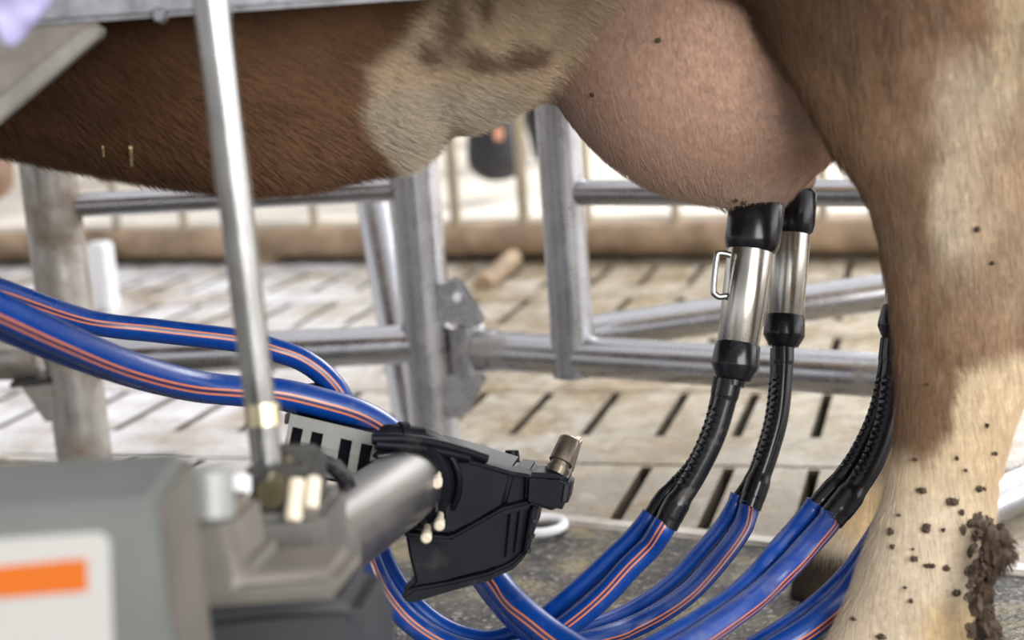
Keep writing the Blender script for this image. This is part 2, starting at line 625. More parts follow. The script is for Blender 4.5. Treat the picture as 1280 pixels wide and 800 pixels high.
# hinge brackets on the centre post: two pressed plates above, two below
for y in (YF - .030, YF + .028):
    s = 4 if y > YF else 0
    hinge_plate('hinge_bracket', [(549 + s, 356 - s), (568 + s, 350 - s), (576 + s, 358 - s), (604 + s, 403 - s), (598, 408 - s), (549, 402)], y, fence, GALV)
    hinge_plate('hinge_bracket', [(554, 472), (606, 468), (609, 472), (580 + s, 518), (574, 523), (557, 523)], y, fence, GALV)
hinge_plate('bracket_lip', [(546, 354), (551, 354), (551, 404), (546, 404)], YF - .034, fence, GALV, .07)
hinge_plate('bracket_lip', [(553, 471), (559, 471), (561, 523), (555, 523)], YF - .034, fence, GALV, .07)
q = ony(571, 371, YF - .032)
obj('bolt_hole_plug', rod(q, q + Vector((0, -.004, 0)), .0065, seg=16), WHITEP, fence)
q = ony(600, 400, YF)
obj('hinge_pin', lathe(ony(593, 398, YF), ony(596, 476, YF), [(0, .013), (.06, .013), (.061, .008), (.94, .008), (.941, .012), (1, .012)]), STEEL, fence)
obj('weld_strip', prism([ony(568, 404, YF - .033), ony(571, 404, YF - .033), ony(573, 468, YF - .033), ony(570, 468, YF - .033)], (0, .01, 0), .0008), CREAM, fence)
# bracket on the left post that carries the next rail
for y in (YF - .030, YF + .028):
    hinge_plate('hinge_bracket', [(26, 484), (74, 480), (76, 528), (56, 527)], y, fence, GALV_DIRTY)
hinge_plate('bracket_lip', [(12, 478), (62, 472), (62, 480), (12, 486)], YF - .034, fence, DARKM, .07)
A, Bq = ony(-260, 452, YF), ony(48, 446, YF)
t = obj('clamp_rail', sweep(bmesh.new(), [A, A.lerp(Bq, .82), A.lerp(Bq, .83), Bq], [.026, .026, .0335, .0335], 26), GALV_DIRTY)
setp(t, 'dirty rail end with a clamp collar at the left edge, left of the left post', 'rail')
hinge_plate('clamp_edge', [(-4, 408), (44, 410), (44, 418), (-4, 418)], YF - .02, fence, DARKM, .05)

# ------------------------------------------------------------------ gate that swings from the centre post
G0, G1 = Vector((cp.x + .045, 2.29, 0)), Vector((.464, 1.942, 0))
GD = (G1 - G0).normalized()
GN = Vector((-GD.y, GD.x, 0))
gate = thing('stall_gate', (G0.x, G0.y, 0), 'galvanised gate hinged on the middle post, its rails running behind the milking cups', 'gate')
L0, L1 = onplane(600, 438, G0, GN), onplane(1110, 469, G0, GN)
zr = (L0.z + L1.z) / 2
La = Vector((G0.x, G0.y, zr)) + GD * .02
Lb = La + GD * 1.25
obj('lower_rail', sweep(bmesh.new(), [La + GD * .03, Lb], .0285, 30), GALV, gate)
obj('clamp_sleeve', lathe(La + Vector((0, 0, .036)) + GD * -.004, La + Vector((0, 0, -.036)) + GD * -.004, [(0, .025), (.02, .027), (.98, .027), (1, .025)]), GALV, gate)
obj('weld_collar', rod(La + GD * .02, La + GD * .045, .031), GALV, gate)
pq = onplane(716, 432, G0, GN)
ps = (pq - G0).dot(GD)
gp = G0 + GD * ps
obj('gate_post', rod((gp.x, gp.y, zr - .028), (gp.x, gp.y, 1.4), .0305, seg=30), GALV, gate)
U0 = onplane(722, 239, G0, GN)
U1 = onplane(1075, 243, G0, GN)
zu = (U0.z + U1.z) / 2
obj('upper_rail', rod(Vector((gp.x, gp.y, zu)) + GD * .02, Vector((gp.x, gp.y, zu)) + GD * 1.1, .0175, seg=26), GALV, gate)
obj('end_post', rod((Lb.x, Lb.y, 0.0), (Lb.x, Lb.y, 1.4), .0305, seg=30), GALV, gate)

# braces behind
t = obj('brace_pipe', rod(P(735, 417, 2.42), P(1480, 312, 2.30), .0275, seg=28), GALV)
setp(t, 'bright slanting pipe rising to the right behind the lower gate rail', 'pipe')
a = P(448, 150, 2.72)
b = onz(516, 540)
t = obj('leaning_post', rod(b + (b - a).normalized() * -.01, a + (a - b).normalized() * .5, .0275, seg=26), GALV)
setp(t, 'thin leaning galvanised post just left of the hinged middle post', 'post')
t = obj('floor_pipe', rod(onz(1215, 640, .03), onz(1560, 480, .03), .028, seg=24), GALV)
setp(t, 'white shining pipe low down behind the hind leg at the right edge', 'pipe')

# white plastic ring lying at the trim
q = onz(676, 660, .012)
t = obj('plastic_ring', sweep(bmesh.new(), [q + Vector((.030 * math.cos(x), .030 * math.sin(x), .004)) for x in np.linspace(0, 2 * math.pi, 33)], .006, 12, (0, 0, 1), caps=False), WHITEP)
setp(t, 'small white ring lying on the wet mat right of the black gripper head', 'ring')


# ------------------------------------------------------------------ surfaces grown from distance fields (animals)
def smin(a, b, k):
    h = np.clip(.5 + .5 * (b - a) / k, 0, 1)
    return b + (a - b) * h - k * h * (1 - h)


def capsule(x, y, z, a, b, ra, rb):
    a, b = np.array(a, np.float32), np.array(b, np.float32)
    ab = b - a
    t = np.clip(((x - a[0]) * ab[0] + (y - a[1]) * ab[1] + (z - a[2]) * ab[2]) / float(ab @ ab), 0, 1)
    return np.sqrt((x - a[0] - t * ab[0]) ** 2 + (y - a[1] - t * ab[1]) ** 2 + (z - a[2] - t * ab[2]) ** 2) - (ra + (rb - ra) * t)


def ellipsoid(x, y, z, c, r):
    k0 = np.sqrt(((x - c[0]) / r[0]) ** 2 + ((y - c[1]) / r[1]) ** 2 + ((z - c[2]) / r[2]) ** 2)
    return (k0 - 1) * min(r)


def surface_nets(fn, lo, hi, h, smooth=2):
    n = [int((hi[i] - lo[i]) / h) + 1 for i in range(3)]
    ax = [(lo[i] + h * np.arange(n[i])).astype(np.float32) for i in range(3)]
    f = np.asarray(fn(ax[0][:, None, None], ax[1][None, :, None], ax[2][None, None, :]), np.float32)
    f = np.broadcast_to(f, n)
    s = f < 0
    cnt = np.zeros([k - 1 for k in n], np.int8)
    offs = [(i, j, k) for i in (0, 1) for j in (0, 1) for k in (0, 1)]
    for i, j, k in offs:
        cnt += s[i:n[0] - 1 + i, j:n[1] - 1 + j, k:n[2] - 1 + k]
    act = (cnt > 0) & (cnt < 8)
    idx = np.full(act.shape, -1, np.int64)
    I, J, K = np.nonzero(act)
    idx[I, J, K] = np.arange(len(I))
    pos = np.zeros((len(I), 3))
    num = np.zeros(len(I))
    for a in offs:
        for d in range(3):
            if a[d] == 0:
                b = list(a)
                b[d] = 1
                fa, fb = f[I + a[0], J + a[1], K + a[2]], f[I + b[0], J + b[1], K + b[2]]
                c = (fa < 0) != (fb < 0)
                t = np.where(c, fa / np.where(c, fa - fb, 1), 0)
                p = np.tile(np.array(a, float), (len(I), 1))
                p[:, d] = t
                pos[c] += p[c]
                num += c
    V = (np.stack([I, J, K], 1) + pos / num[:, None]) * h + np.array(lo)
    quads = []
    for d in range(3):
        e, g = [(1, 2), (2, 0), (0, 1)][d]
        sl0, sl1 = [slice(None)] * 3, [slice(None)] * 3
        sl0[d], sl1[d] = slice(0, -1), slice(1, None)
        ch = s[tuple(sl0)] != s[tuple(sl1)]
        ii = np.stack(np.nonzero(ch), 1)
        ok = (ii[:, e] > 0) & (ii[:, g] > 0) & (ii[:, e] < n[e] - 1) & (ii[:, g] < n[g] - 1)
        ii = ii[ok]

        def at(de, dg):
            q = ii.copy()
            q[:, e] += de
            q[:, g] += dg
            return idx[q[:, 0], q[:, 1], q[:, 2]]
        q = np.stack([at(-1, -1), at(0, -1), at(0, 0), at(-1, 0)], 1)
        fl = ~s[ii[:, 0], ii[:, 1], ii[:, 2]]
        q[fl] = q[fl][:, ::-1]
        quads.append(q)
    Q = np.concatenate(quads)
    for _ in range(smooth):
        acc = np.zeros_like(V)
        w = np.zeros(len(V))
        for k in range(4):
            a, b = Q[:, k], Q[:, (k + 1) % 4]
            for i in range(3):
                acc[:, i] += np.bincount(a, V[b, i], len(V)) + np.bincount(b, V[a, i], len(V))
            w += np.bincount(a, minlength=len(V)) + np.bincount(b, minlength=len(V))
        V = .5 * V + .5 * acc / w[:, None]
    return V, Q


def np_mesh(name, V, Q, mat):
    me = bpy.data.meshes.new(name)
    me.vertices.add(len(V))
    me.vertices.foreach_set('co', V.astype(np.float32).ravel())
    me.loops.add(Q.size)
    me.loops.foreach_set('vertex_index', Q.astype(np.int32).ravel())
    me.polygons.add(len(Q))
    me.polygons.foreach_set('loop_start', np.arange(0, Q.size, 4, dtype=np.int32))
    me.polygons.foreach_set('use_smooth', np.ones(len(Q), bool))
    me.update(calc_edges=True)
    me.validate()
    me.materials.append(mat)
    o = bpy.data.objects.new(name, me)
    COL.objects.link(o)
    return o


# ------------------------------------------------------------------ the cow being milked
YC = 1.47                                            # her middle line
YL = 1.27                                            # near hind leg


def px_line(pts, y):
    a = np.array([ony(px, py, y) for px, py in pts])
    return a


bl = px_line([(-160, 157), (-60, 165), (0, 175), (100, 195), (200, 214), (300, 226), (380, 223), (450, 208), (500, 200), (528, 187), (548, 167), (600, 147), (660, 118), (690, 92)], 1.44)
BX = np.concatenate([[-1.45, -1.30, -1.05, -.80], bl[:, 0], [.16, .34, .50, .66]])
BZ = np.concatenate([[.95, .74, .64, .60], bl[:, 2], [.66, .74, .86, 1.02]])
TX = np.array([-1.45, -1.25, -1.0, -.3, .3, .5, .66])
TZ = np.array([1.10, 1.32, 1.38, 1.36, 1.40, 1.38, 1.20])
HX = np.array([-1.45, -1.30, -1.0, -.6, -.2, .0, .2, .4, .55, .66])
HW = np.array([.05, .20, .29, .35, .355, .31, .27, .25, .19, .06])

LEFT = [(700, -420), (790, -250), (860, -120), (905, -40), (938, 0), (985, 90), (1020, 155), (1047, 205), (1074, 235), (1091, 272), (1104, 330), (1114, 400), (1120, 470), (1121, 520), (1117, 565), (1106, 620), (1091, 662), (1075, 710), (1056, 760), (1036, 800), (1018, 845), (1000, 895), (985, 940), (975, 985)]
RIGHT = [(1500, -420), (1470, -200), (1420, 0), (1385, 120), (1352, 220), (1335, 300), (1322, 380), (1302, 440), (1283, 485), (1264, 540), (1248, 600), (1240, 660), (1233, 715), (1226, 765), (1238, 800), (1262, 850), (1272, 900), (1268, 985)]
LA, RA = px_line(LEFT, YL), px_line(RIGHT, YL)
LA, RA = LA[np.argsort(LA[:, 2])], RA[np.argsort(RA[:, 2])]
AZ = np.array([0, .06, .13, .18, .25, .33, .42, .50, .58, .68, .80, 1.0, 1.3])
AY = np.array([.055, .052, .040, .044, .034, .036, .044, .052, .066, .092, .12, .14, .12])
YZ = np.array([YL, YL, YL, YL, YL, YL, YL, YL, YL + .005, YL + .015, YL + .03, YL + .05, YL + .08])


def hind_leg(x, y, z, near):
    dx = 0 if near else .10
    xl, xr = np.interp(z, LA[:, 2], LA[:, 0]) + dx, np.interp(z, RA[:, 2], RA[:, 0]) + dx
    if not near:
        lowf = np.clip((.12 - z) / .1, 0, 1) * .02
        xl = xl - lowf
    ay = np.interp(z, AZ, AY)
    yc = np.interp(z, AZ, YZ)
    if not near:
        yc = 2 * YC - yc
    ax = (xr - xl) / 2
    k = np.sqrt(((x - (xl + xr) / 2) / ax) ** 2 + ((y - yc) / ay) ** 2)
    d = (k - 1) * np.minimum(ax, ay)
    return np.maximum(d, np.maximum(-z, z - 1.22))


def f_barrel(x, y, z):
    zb, zt = np.interp(x, BX, BZ), np.interp(x, TX, TZ)
    a = np.interp(x, HX, HW)
    zc, b = zb + (zt - zb) * .47, None
    b = np.where(z < zc, zc - zb, zt - zc)
    k = (np.abs((y - YC) / a) ** 2.25 + np.abs((z - zc) / b) ** 2.25) ** (1 / 2.25)
    d = (k - 1) * np.minimum(a, b)
    return np.maximum(d, np.maximum(-1.46 - x, x - .67))


UC = ony(905, -20, 1.41)


def f_udder(x, y, z):
    d = ellipsoid(x, y, z, (UC.x, 1.445, UC.z), (.171, .155, .193))
    # a shallow furrow where the fore quarter meets the belly, and the swell of the near teat
    q = P(946, 222, 1.42)
    d = smin(d, ellipsoid(x, y, z, (q.x, q.y, q.z), (.03, .03, .03)), .03)
    q = P(985, 214, 1.58)
    return smin(d, ellipsoid(x, y, z, (q.x, q.y, q.z), (.03, .03, .03)), .03)


def f_front(x, y, z):
    d = None
    for s in (-1, 1):
        yy = YC + s * .16
        for a, b, ra, rb in (((-1.12, yy, .95), (-1.08, yy, .62), .13, .075), ((-1.08, yy, .62), (-1.10, yy, .36), .07, .048),
                             ((-1.10, yy, .36), (-1.10, yy, .14), .045, .036), ((-1.10, yy, .13), (-1.14, yy, .06), .042, .055), ((-1.14, yy, .05), (-1.15, yy, .05), .055, .05)):
            c = np.maximum(capsule(x, y, z, a, b, ra, rb), -z)
            d = c if d is None else smin(d, c, .03)
    n = capsule(x, y, z, (-1.25, YC, 1.12), (-1.72, YC, 1.22), .24, .13)
    hd = smin(capsule(x, y, z, (-1.74, YC, 1.27), (-1.84, YC, 1.20), .115, .105), capsule(x, y, z, (-1.84, YC, 1.18), (-2.06, YC, .98), .10, .065), .05)
    d = smin(smin(d, n, .12), hd, .06)
    for s in (-1, 1):
        d = smin(d, ellipsoid(x, y, z, (-1.70, YC + s * .19, 1.30), (.03, .10, .05)), .02)
    return d


def f_hind(x, y, z):
    return np.minimum(hind_leg(x, y, z, True), hind_leg(x, y, z, False))


def f_cow(x, y, z):
    d = smin(f_barrel(x, y, z), f_front(x, y, z), .07)
    d = smin(d, f_udder(x, y, z), .022)
    h = f_hind(x, y, z)
    return np.where(z > .66, smin(d, h, .04), smin(d, h, .012))


CV, CQ = surface_nets(f_cow, (-2.16, .98, -.02), (.80, 1.98, 1.46), .0088, 2)


def fbm(x, y, z, s):
    """Cheap smooth noise, -1..1."""
    v = 0
    for i, (a, b, c, p) in enumerate(((1.0, .7, .3, .1), (-.6, 1.2, .8, 1.7), (1.7, -1.1, .5, 4.2), (2.3, 1.9, -1.4, 2.6), (-3.1, 2.2, 2.7, .9), (4.3, -3.9, 2.1, 5.3))):
        v = v + np.sin((a * x + b * y + c * z) * s + p + 1.3 * np.sin((b * x - a * z + c * y) * s * .7 + p * 2)) / (1 + i * .45)
    return v / 3.4


def sm(a, b, x):
    t = np.clip((x - a) / (b - a), 0, 1)
    return t * t * (3 - 2 * t)


def coat(p):
    """Colour of the hide at points p; the far side mirrors the near one."""
    q = p.copy()
    q[:, 1] = np.where(q[:, 1] > YC, 2 * YC - q[:, 1], q[:, 1])
    x, y, z = p[:, 0], p[:, 1], p[:, 2]
    u, v = proj_np(q)
    n1, n2 = fbm(x, y, z, 42), fbm(x + 3, y, z, 110)
    u, v = u + 9 * n1 + 5 * n2, v + 9 * fbm(x, y + 5, z, 47) + 5 * fbm(x, y + 9, z, 120)
    br = np.array([.125, .062, .031])
    c = np.tile(br, (len(p), 1)) * (1 + .22 * n1 + .15 * n2)[:, None]
    n0 = fbm(x + .4 * z, y, z * 2.2, 11)

    def put(col, w, var=.12):
        nonlocal c
        c = c * (1 - w)[:, None] + (np.array(col) * (1 + var * n2 + var * n1)[:, None]) * w[:, None]

    def ell(cu, cv, ru, rv, soft=.35, rot=0.):
        a = math.radians(rot)
        du, dv = u - cu, v - cv
        k = np.hypot((du * math.cos(a) + dv * math.sin(a)) / ru, (-du * math.sin(a) + dv * math.cos(a)) / rv)
        return 1 - sm(1 - soft, 1 + soft, k)
    put((.185, .100, .054), sm(130, 420, u), .1)  # belly brown deepens to the left, mostly shade painted into the coat
    c = c * (1 + .38 * n0)[:, None]
    # cream belly patch: everything right of a wavering edge
    edge = np.interp(v, [-60, 0, 20, 50, 80, 108, 135, 165, 195, 230], [525, 508, 498, 470, 442, 447, 436, 447, 464, 480])
    cream = sm(-9, 12, u - edge)
    put((.52, .40, .27), cream)
    put((.44, .37, .28), cream * sm(88, 125, v) * (1 - sm(600, 660, u)))
    for cu, cv, ru, rv, ro, o in ((513, 62, 15, 15, -30, .9), (545, 28, 13, 45, 8, .75), (592, 5, 10, 26, 0, .95), (578, 72, 26, 15, 20, .85), (618, 78, 28, 11, 0, .8), (648, 68, 20, 16, 10, .85)):
        put((.15, .085, .06), ell(cu, cv, ru, rv, .4, ro) * o)
    # udder
    fb, fu, fh = f_barrel(x, y, z), f_udder(x, y, z), f_hind(x, y, z)
    wu = sm(-.012, .012, fb - fu)
    put((.46, .295, .215), wu, .04)
    put((.44, .325, .25), wu * sm(205, 250, v) * .7, .05)
    put((.40, .30, .26), wu * ell(700, 150, 28, 90, .5, -38) * .5, .05)
    put((.33, .25, .24), wu * ell(995, 152, 34, 10, .5, 12) * .5, .05)
    # hind legs
    wl = sm(-.006, .006, np.minimum(fb, fu) - fh) * (x > -.2)
    put((.20, .118, .066), wl, .2)
    st = fbm(x * 2.2 + z * .5, y, z * .7, 75)
    put((.105, .066, .042), wl * sm(.05, .75, n0 + .6 * st) * .75, .2)
    put((.31, .21, .14), wl * sm(.1, .8, -n0 + .7 * st) * .6, .25)
    put((.10, .058, .034), wl * (1 - sm(20, 110, v + (u - 1000) * .12)) * (1 - sm(1080, 1200, u)), .15)
    put((.30, .215, .155), wl * ell(1195, 90, 50, 40, .6) * .5, .3)
    put((.31, .22, .15), wl * ell(1150, 190, 60, 50, .6) * .3, .3)
    put((.47, .385, .28), wl * ell(1206, 262, 48, 80, .4, 6), .12)
    put((.20, .15, .115), wl * ell(1205, 335, 40, 14, .5, -30) * sm(-.3, .5, st) * .7, .2)
    put((.16, .11, .075), wl * ell(1222, 410, 60, 10, .5, 18) * .7, .2)
    put((.13, .09, .06), wl * ell(1180, 175, 16, 26, .6, 20) * .7, .2)
    put((.44, .36, .26), wl * ell(1225, 130, 50, 70, .5, 20) * .8, .2)
    put((.40, .29, .19), wl * ell(1258, 270, 45, 120, .5) * .8, .2)
    put((.40, .31, .20), wl * sm(1225, 1262, u) * (1 - sm(60, 150, v)) * .9, .3)
    put((.26, .185, .12), wl * ell(1240, 360, 70, 45, .5) * .6, .2)
    put((.28, .18, .11), wl * ell(1215, 415, 70, 30, .5, 14) * .8, .15)
    # cream shank below the hock, with a brown tongue hanging into it
    shank = sm(-14, 14, v - np.interp(u, [1080, 1120, 1165, 1185, 1195, 1225, 1300], [535, 560, 572, 545, 470, 455, 430]))
    put((.60, .475, .315), wl * shank, .06)
    put((.62, .52, .385), wl * sm(560, 660, v), .05)
    put((.56, .42, .26), wl * sm(1185, 1240, u) * sm(470, 560, v) * .5, .1)
    put((.10, .065, .035), wl * sm(1215, 1240, u + .22 * (v - 690)) * sm(640, 720, v) * .85, .4)
    put((.62, .43, .18), wl * ell(1190, 790, 40, 40, .5) * .5, .2)
    put((.045, .033, .024), wl * (1 - sm(.05, .075, z)), .3)
    # head and front are off the picture
    return np.clip(c, .008, .9), wu, wl


MC, nC, bC = nodemat('hide')
at = nC.nodes.new('ShaderNodeAttribute')
at.attribute_name = 'coat'
hn = noise_node(nC, 150, 4, .65)
nC.links.new(mixc(nC, 1.0, at.outputs['Color'], ramp_node(nC, hn.outputs[0], [(.3, g3(.78)), (.7, g3(1.12))]).outputs[0], 'MULTIPLY'), bC.inputs['Base Color'])
bC.inputs['Roughness'].default_value = .62
bC.inputs['Specular IOR Level'].default_value = .15
bump(nC, bC, hn.outputs[0], .10, .002)
cow = np_mesh('cow', CV, CQ, MC)
setp(cow, 'large brown and cream dairy cow with pink udder being milked in the foreground', 'cow')
cc, wU, wL = coat(CV)
ca = cow.data.color_attributes.new('coat', 'FLOAT_COLOR', 'POINT')
ca.data.foreach_set('color', np.concatenate([cc, np.ones((len(cc), 1))], 1).astype(np.float32).ravel())

# her hair, over the part the photograph is near enough to show
nrm = np.zeros_like(CV)
fn = np.cross(CV[CQ[:, 2]] - CV[CQ[:, 0]], CV[CQ[:, 3]] - CV[CQ[:, 1]])
for k in range(4):
    for i in range(3):
        nrm[:, i] += np.bincount(CQ[:, k], fn[:, i], len(CV))
nrm /= np.linalg.norm(nrm, axis=1)[:, None] + 1e-12
fc = CV[CQ].mean(1)
fu_, fv_ = proj_np(fc)
view = CPOS - fc
view /= np.linalg.norm(view, axis=1)[:, None]
fnn = fn / (np.linalg.norm(fn, axis=1)[:, None] + 1e-12)
vis = (fu_ > -90) & (fu_ < 1370) & (fv_ > -90) & (fv_ < 850) & ((fnn * view).sum(1) > -.45)
wq = np.linalg.norm(fn, axis=1) * vis
wq = wq * (1 - .45 * wU[CQ[:, 0]])
NH = 260000
ids = rng.choice(len(CQ), NH, p=wq / wq.sum())
r1, r2 = rng.random((NH, 1)), rng.random((NH, 1))
quad = CV[CQ[ids]]
root = (quad[:, 0] * (1 - r1) + quad[:, 1] * r1) * (1 - r2) + (quad[:, 3] * (1 - r1) + quad[:, 2] * r1) * r2
nq = nrm[CQ[ids]]
nn = (nq[:, 0] * (1 - r1) + nq[:, 1] * r1) * (1 - r2) + (nq[:, 3] * (1 - r1) + nq[:, 2] * r1) * r2
nn /= np.linalg.norm(nn, axis=1)[:, None]
hc_, hu_, hl_ = coat(root)
lay = np.tile(np.array([.78, 0, -.42]), (NH, 1))
lay[:, 2] -= .45 * fbm(root[:, 0], root[:, 1], root[:, 2], 14)
lay = lay * (1 - hu_ - hl_).clip(0, 1)[:, None] + np.array([.25, 0, -.9]) * hu_[:, None] + np.array([.18, 0, -1.0]) * hl_[:, None]
lay += .22 * np.stack([fbm(root[:, 0], root[:, 1], root[:, 2], 60), fbm(root[:, 1], root[:, 2], root[:, 0], 60), fbm(root[:, 2], root[:, 0], root[:, 1], 60)], 1)
lay += rng.normal(0, .14, (NH, 3))
lay -= nn * (lay * nn).sum(1)[:, None]
lay /= np.linalg.norm(lay, axis=1)[:, None] + 1e-9
ln = .0180 * (1 - hu_ - hl_).clip(0, 1) + .0060 * hu_ + .0075 * hl_
ln = (ln * rng.uniform(.6, 1.25, NH))[:, None]
lift = .12 + .22 * rng.random((NH, 1)) ** 2 + 1.5 * np.clip(-nn[:, 2:3] - .60, 0, 1) * (1 - hl_[:, None])
pts = np.stack([root - nn * .0006, root + ln * (.33 * lay + lift * .36 * nn), root + ln * (.67 * lay + lift * .68 * nn),
                root + ln * (lay + lift * .9 * nn + np.array([0, 0, -.12]))], 1)
hcv = bpy.data.hair_curves.new('hair')
hcv.add_curves([4] * NH)
hcv.position_data.foreach_set('vector', pts.astype(np.float32).ravel())
ra = hcv.attributes.get('radius') or hcv.attributes.new('radius', 'FLOAT', 'POINT')
hr = (1 - .45 * hu_ - .12 * hl_)[:, None] * np.array([.00017, .00015, .00011, .00003])
ra.data.foreach_set('value', hr.astype(np.float32).ravel())
ha = hcv.attributes.new('coat', 'FLOAT_COLOR', 'CURVE')
hj = (rng.random((NH, 1)) - .5) * (1 - .6 * hu_[:, None])
hcol = np.clip(hc_ * (1.03 + .62 * hj), .005, .95)
ha.data.foreach_set('color', np.concatenate([hcol, np.ones((NH, 1))], 1).astype(np.float32).ravel())
MH, nH, bH = nodemat('coat_hair')
at = nH.nodes.new('ShaderNodeAttribute')
at.attribute_name = 'coat'
nH.links.new(at.outputs['Color'], bH.inputs['Base Color'])
bH.inputs['Roughness'].default_value = .65
bH.inputs['Specular IOR Level'].default_value = .12
hcv.materials.append(MH)
ho = bpy.data.objects.new('hair', hcv)
COL.objects.link(ho)
ho.parent = cow

bvh = BVHTree.FromPolygons([tuple(v) for v in CV], [tuple(int(i) for i in q) for q in CQ])


def on_cow(px, py):
    r = bvh.ray_cast(Vector(CPOS), Vector(ray(px, py)).normalized())
    return (r[0], r[1]) if r[0] is not None else (None, None)


# splashes of mud on the shank, one part; the caked dewclaw tuft another
bm = bmesh.new()
for i, (px, py, rx, ry) in enumerate([(1153, 612, 5, 7), (1190, 626, 6, 9), (1201, 640, 5, 4), (1158, 660, 8, 6), (1203, 662, 8, 5), (1143, 698, 5, 5), (1162, 707, 4, 9), (1117, 683, 4, 3), (1182, 710, 5, 5), (1194, 740, 5, 7),
                                      (1145, 574, 3, 3), (1196, 572, 4, 2), (1206, 587, 2, 2), (1241, 566, 3, 4), (1221, 286, 4, 4), (1239, 328, 3, 3), (1232, 531, 4, 2), (1125, 644, 2, 3), (1142, 686, 2, 2), (1132, 734, 2, 3),
                                      (1069, 774, 3, 4), (1102, 795, 4, 7), (1139, 750, 4, 3), (1222, 610, 5, 5), (1228, 610, 3, 2), (1218, 665, 4, 2), (1211, 655, 2, 2), (1178, 662, 3, 3), (1210, 690, 8, 4), (1223, 702, 6, 4), (1115, 665, 6, 4), (1160, 480, 2, 2)]):
    c, nrm_ = on_cow(px, py)
    if c is None:
        continue
    k = c.y / 2000
    bm = blob(c + nrm_ * .0022, 1.0, .7, i, 3, (rx * k * .8, ry * k * .8, .0026), None, nrm_)
    obj('mud_splash', bm, MUD, cow)
bm = bmesh.new()
for i in range(40):
    px, py = 1213 + 24 * random.random(), 645 + 160 * random.random()
    c, nrm_ = on_cow(px + (py - 690) * -.05, py)
    if c is not None:
        blob(c, .0055 * (.3 + random.random()), .7, i + 50, 2, (1, 1.3, .7), bm, nrm_)
a = P(1236, 684, 1.268)
blob(a + Vector((.006, 0, 0)), .0135, .5, 3, 4, (.8, .8, 1.25), bm)
for i in range(160):
    d = Vector((random.uniform(-.3, 1), random.uniform(-1, 1), random.uniform(-1, .6))).normalized()
    p0 = a + Vector((.006, 0, 0)) + Vector((d.x * .8, d.y * .8, d.z * 1.2)) * .011
    sweep(bm, [p0, p0 + d * .005 + Vector((0, 0, -.001)), p0 + d * .009 + Vector((0, 0, -.005))], [.0006, .0005, .0002], 4)
obj('mud_clump', bm, MUD, cow)
bm = bmesh.new()
for i, (px, py, r) in enumerate([(1228, 735, .008), (1226, 760, .010), (1234, 785, .012), (1242, 806, .014), (1232, 712, .007)]):
    q = P(px, py, 1.268)
    blob(q, r * .8, .6, i + 20, 3, (.9, 1, 1.2), bm)
    for _ in range(110):
        d = Vector((random.uniform(-.2, 1), random.uniform(-1, 1), random.uniform(-1, .5))).normalized()
        p0 = q + d * r * .7
        sweep(bm, [p0, p0 + d * .003 + Vector((.001, 0, -.003)), p0 + d * .004 + Vector((0, 0, -.007))], [.0009, .0007, .0002], 4)
obj('mud_clump', bm, MUD, cow)
bm = bmesh.new()
for px, py in ((823, 50), (741, 118), (919, 250), (930, 252), (1005, 238)):
    c, nrm_ = on_cow(px, py)
    if c is not None:
        obj('dirt_speck', blob(c + nrm_ * .001, .002, .4, px, 2, (1, 1.4, .8), None, nrm_), MUD, cow)
# her tail hangs behind the thigh
tp = [Vector((.66, YC, 1.22)), Vector((.72, YC - .02, 1.10)), Vector((.72, YC - .08, .95)), Vector((.69, YC - .13, .80)), Vector((.67, YC - .15, .70))]
obj('tail', sweep(bmesh.new(), spline(tp, 6), list(np.interp(np.linspace(0, 1, 25), [0, .2, .7, 1], [.03, .022, .017, .03])), 14), BROWNCOAT, cow)

# straw caught in her coat
for i, (a, b, lab) in enumerate((((166, 170), (167, 192), 'short pale straw stalk in the brown belly hair, the longer of the two'),
                                 ((132, 169), (133, 181), 'tiny pale straw stalk in the brown belly hair, nearest the left edge'))):
    c0, n0 = on_cow(*a)
    c1, n1 = on_cow(*b)
    if c0 is not None and c1 is not None:
        t = obj('straw_stalk', rod(c0 + n0 * .010, c1 + n1 * .010, .0015 if i == 0 else .001, seg=8), STRAW)
        setp(t, lab, 'straw', 'straw stalks on the coat')


# ------------------------------------------------------------------ milking cups
def wpath(pts, d0=1.4):
    """[(px, py[, d])] with missing depths filled in between the given ones."""
    ks = [i for i, p in enumerate(pts) if len(p) > 2]
    ds = np.interp(range(len(pts)), ks, [pts[i][2] for i in ks]) if ks else [d0] * len(pts)
    return [P(p[0], p[1], d) for p, d in zip(pts, ds)]


def ribbed(path, r, ribs=(.2, .75), end=1.18):
    pts = spline(path, 30)
    n = len(pts)
    s = np.concatenate([[0], np.cumsum(np.linalg.norm(np.diff(pts, axis=0), axis=1))])
    t = s / s[-1]
    w = sm(ribs[0] - .02, ribs[0] + .02, t) * (1 - sm(ribs[1] - .02, ribs[1] + .02, t))
    tooth = w * np.clip(1.6 * np.sin(s * 2 * math.pi / .0068) - .4, -.4, 1)
    rr = r * (1 + (end - 1) * sm(ribs[1] + .03, ribs[1] + .10, t) * (1 - .22 * sm(.93, .95, t)))
    rr = rr * (1 + .08 * (1 - sm(.10, .13, t)))
    side = 1.2

    def teeth(k, q):                                  # the ribs stand out along one side only
        d = (q - side + math.pi) % (2 * math.pi) - math.pi
        return .22 * tooth[k] * math.exp(-(d / .42) ** 2)
    return sweep(bmesh.new(), pts, list(rr), 28, shape=teeth)


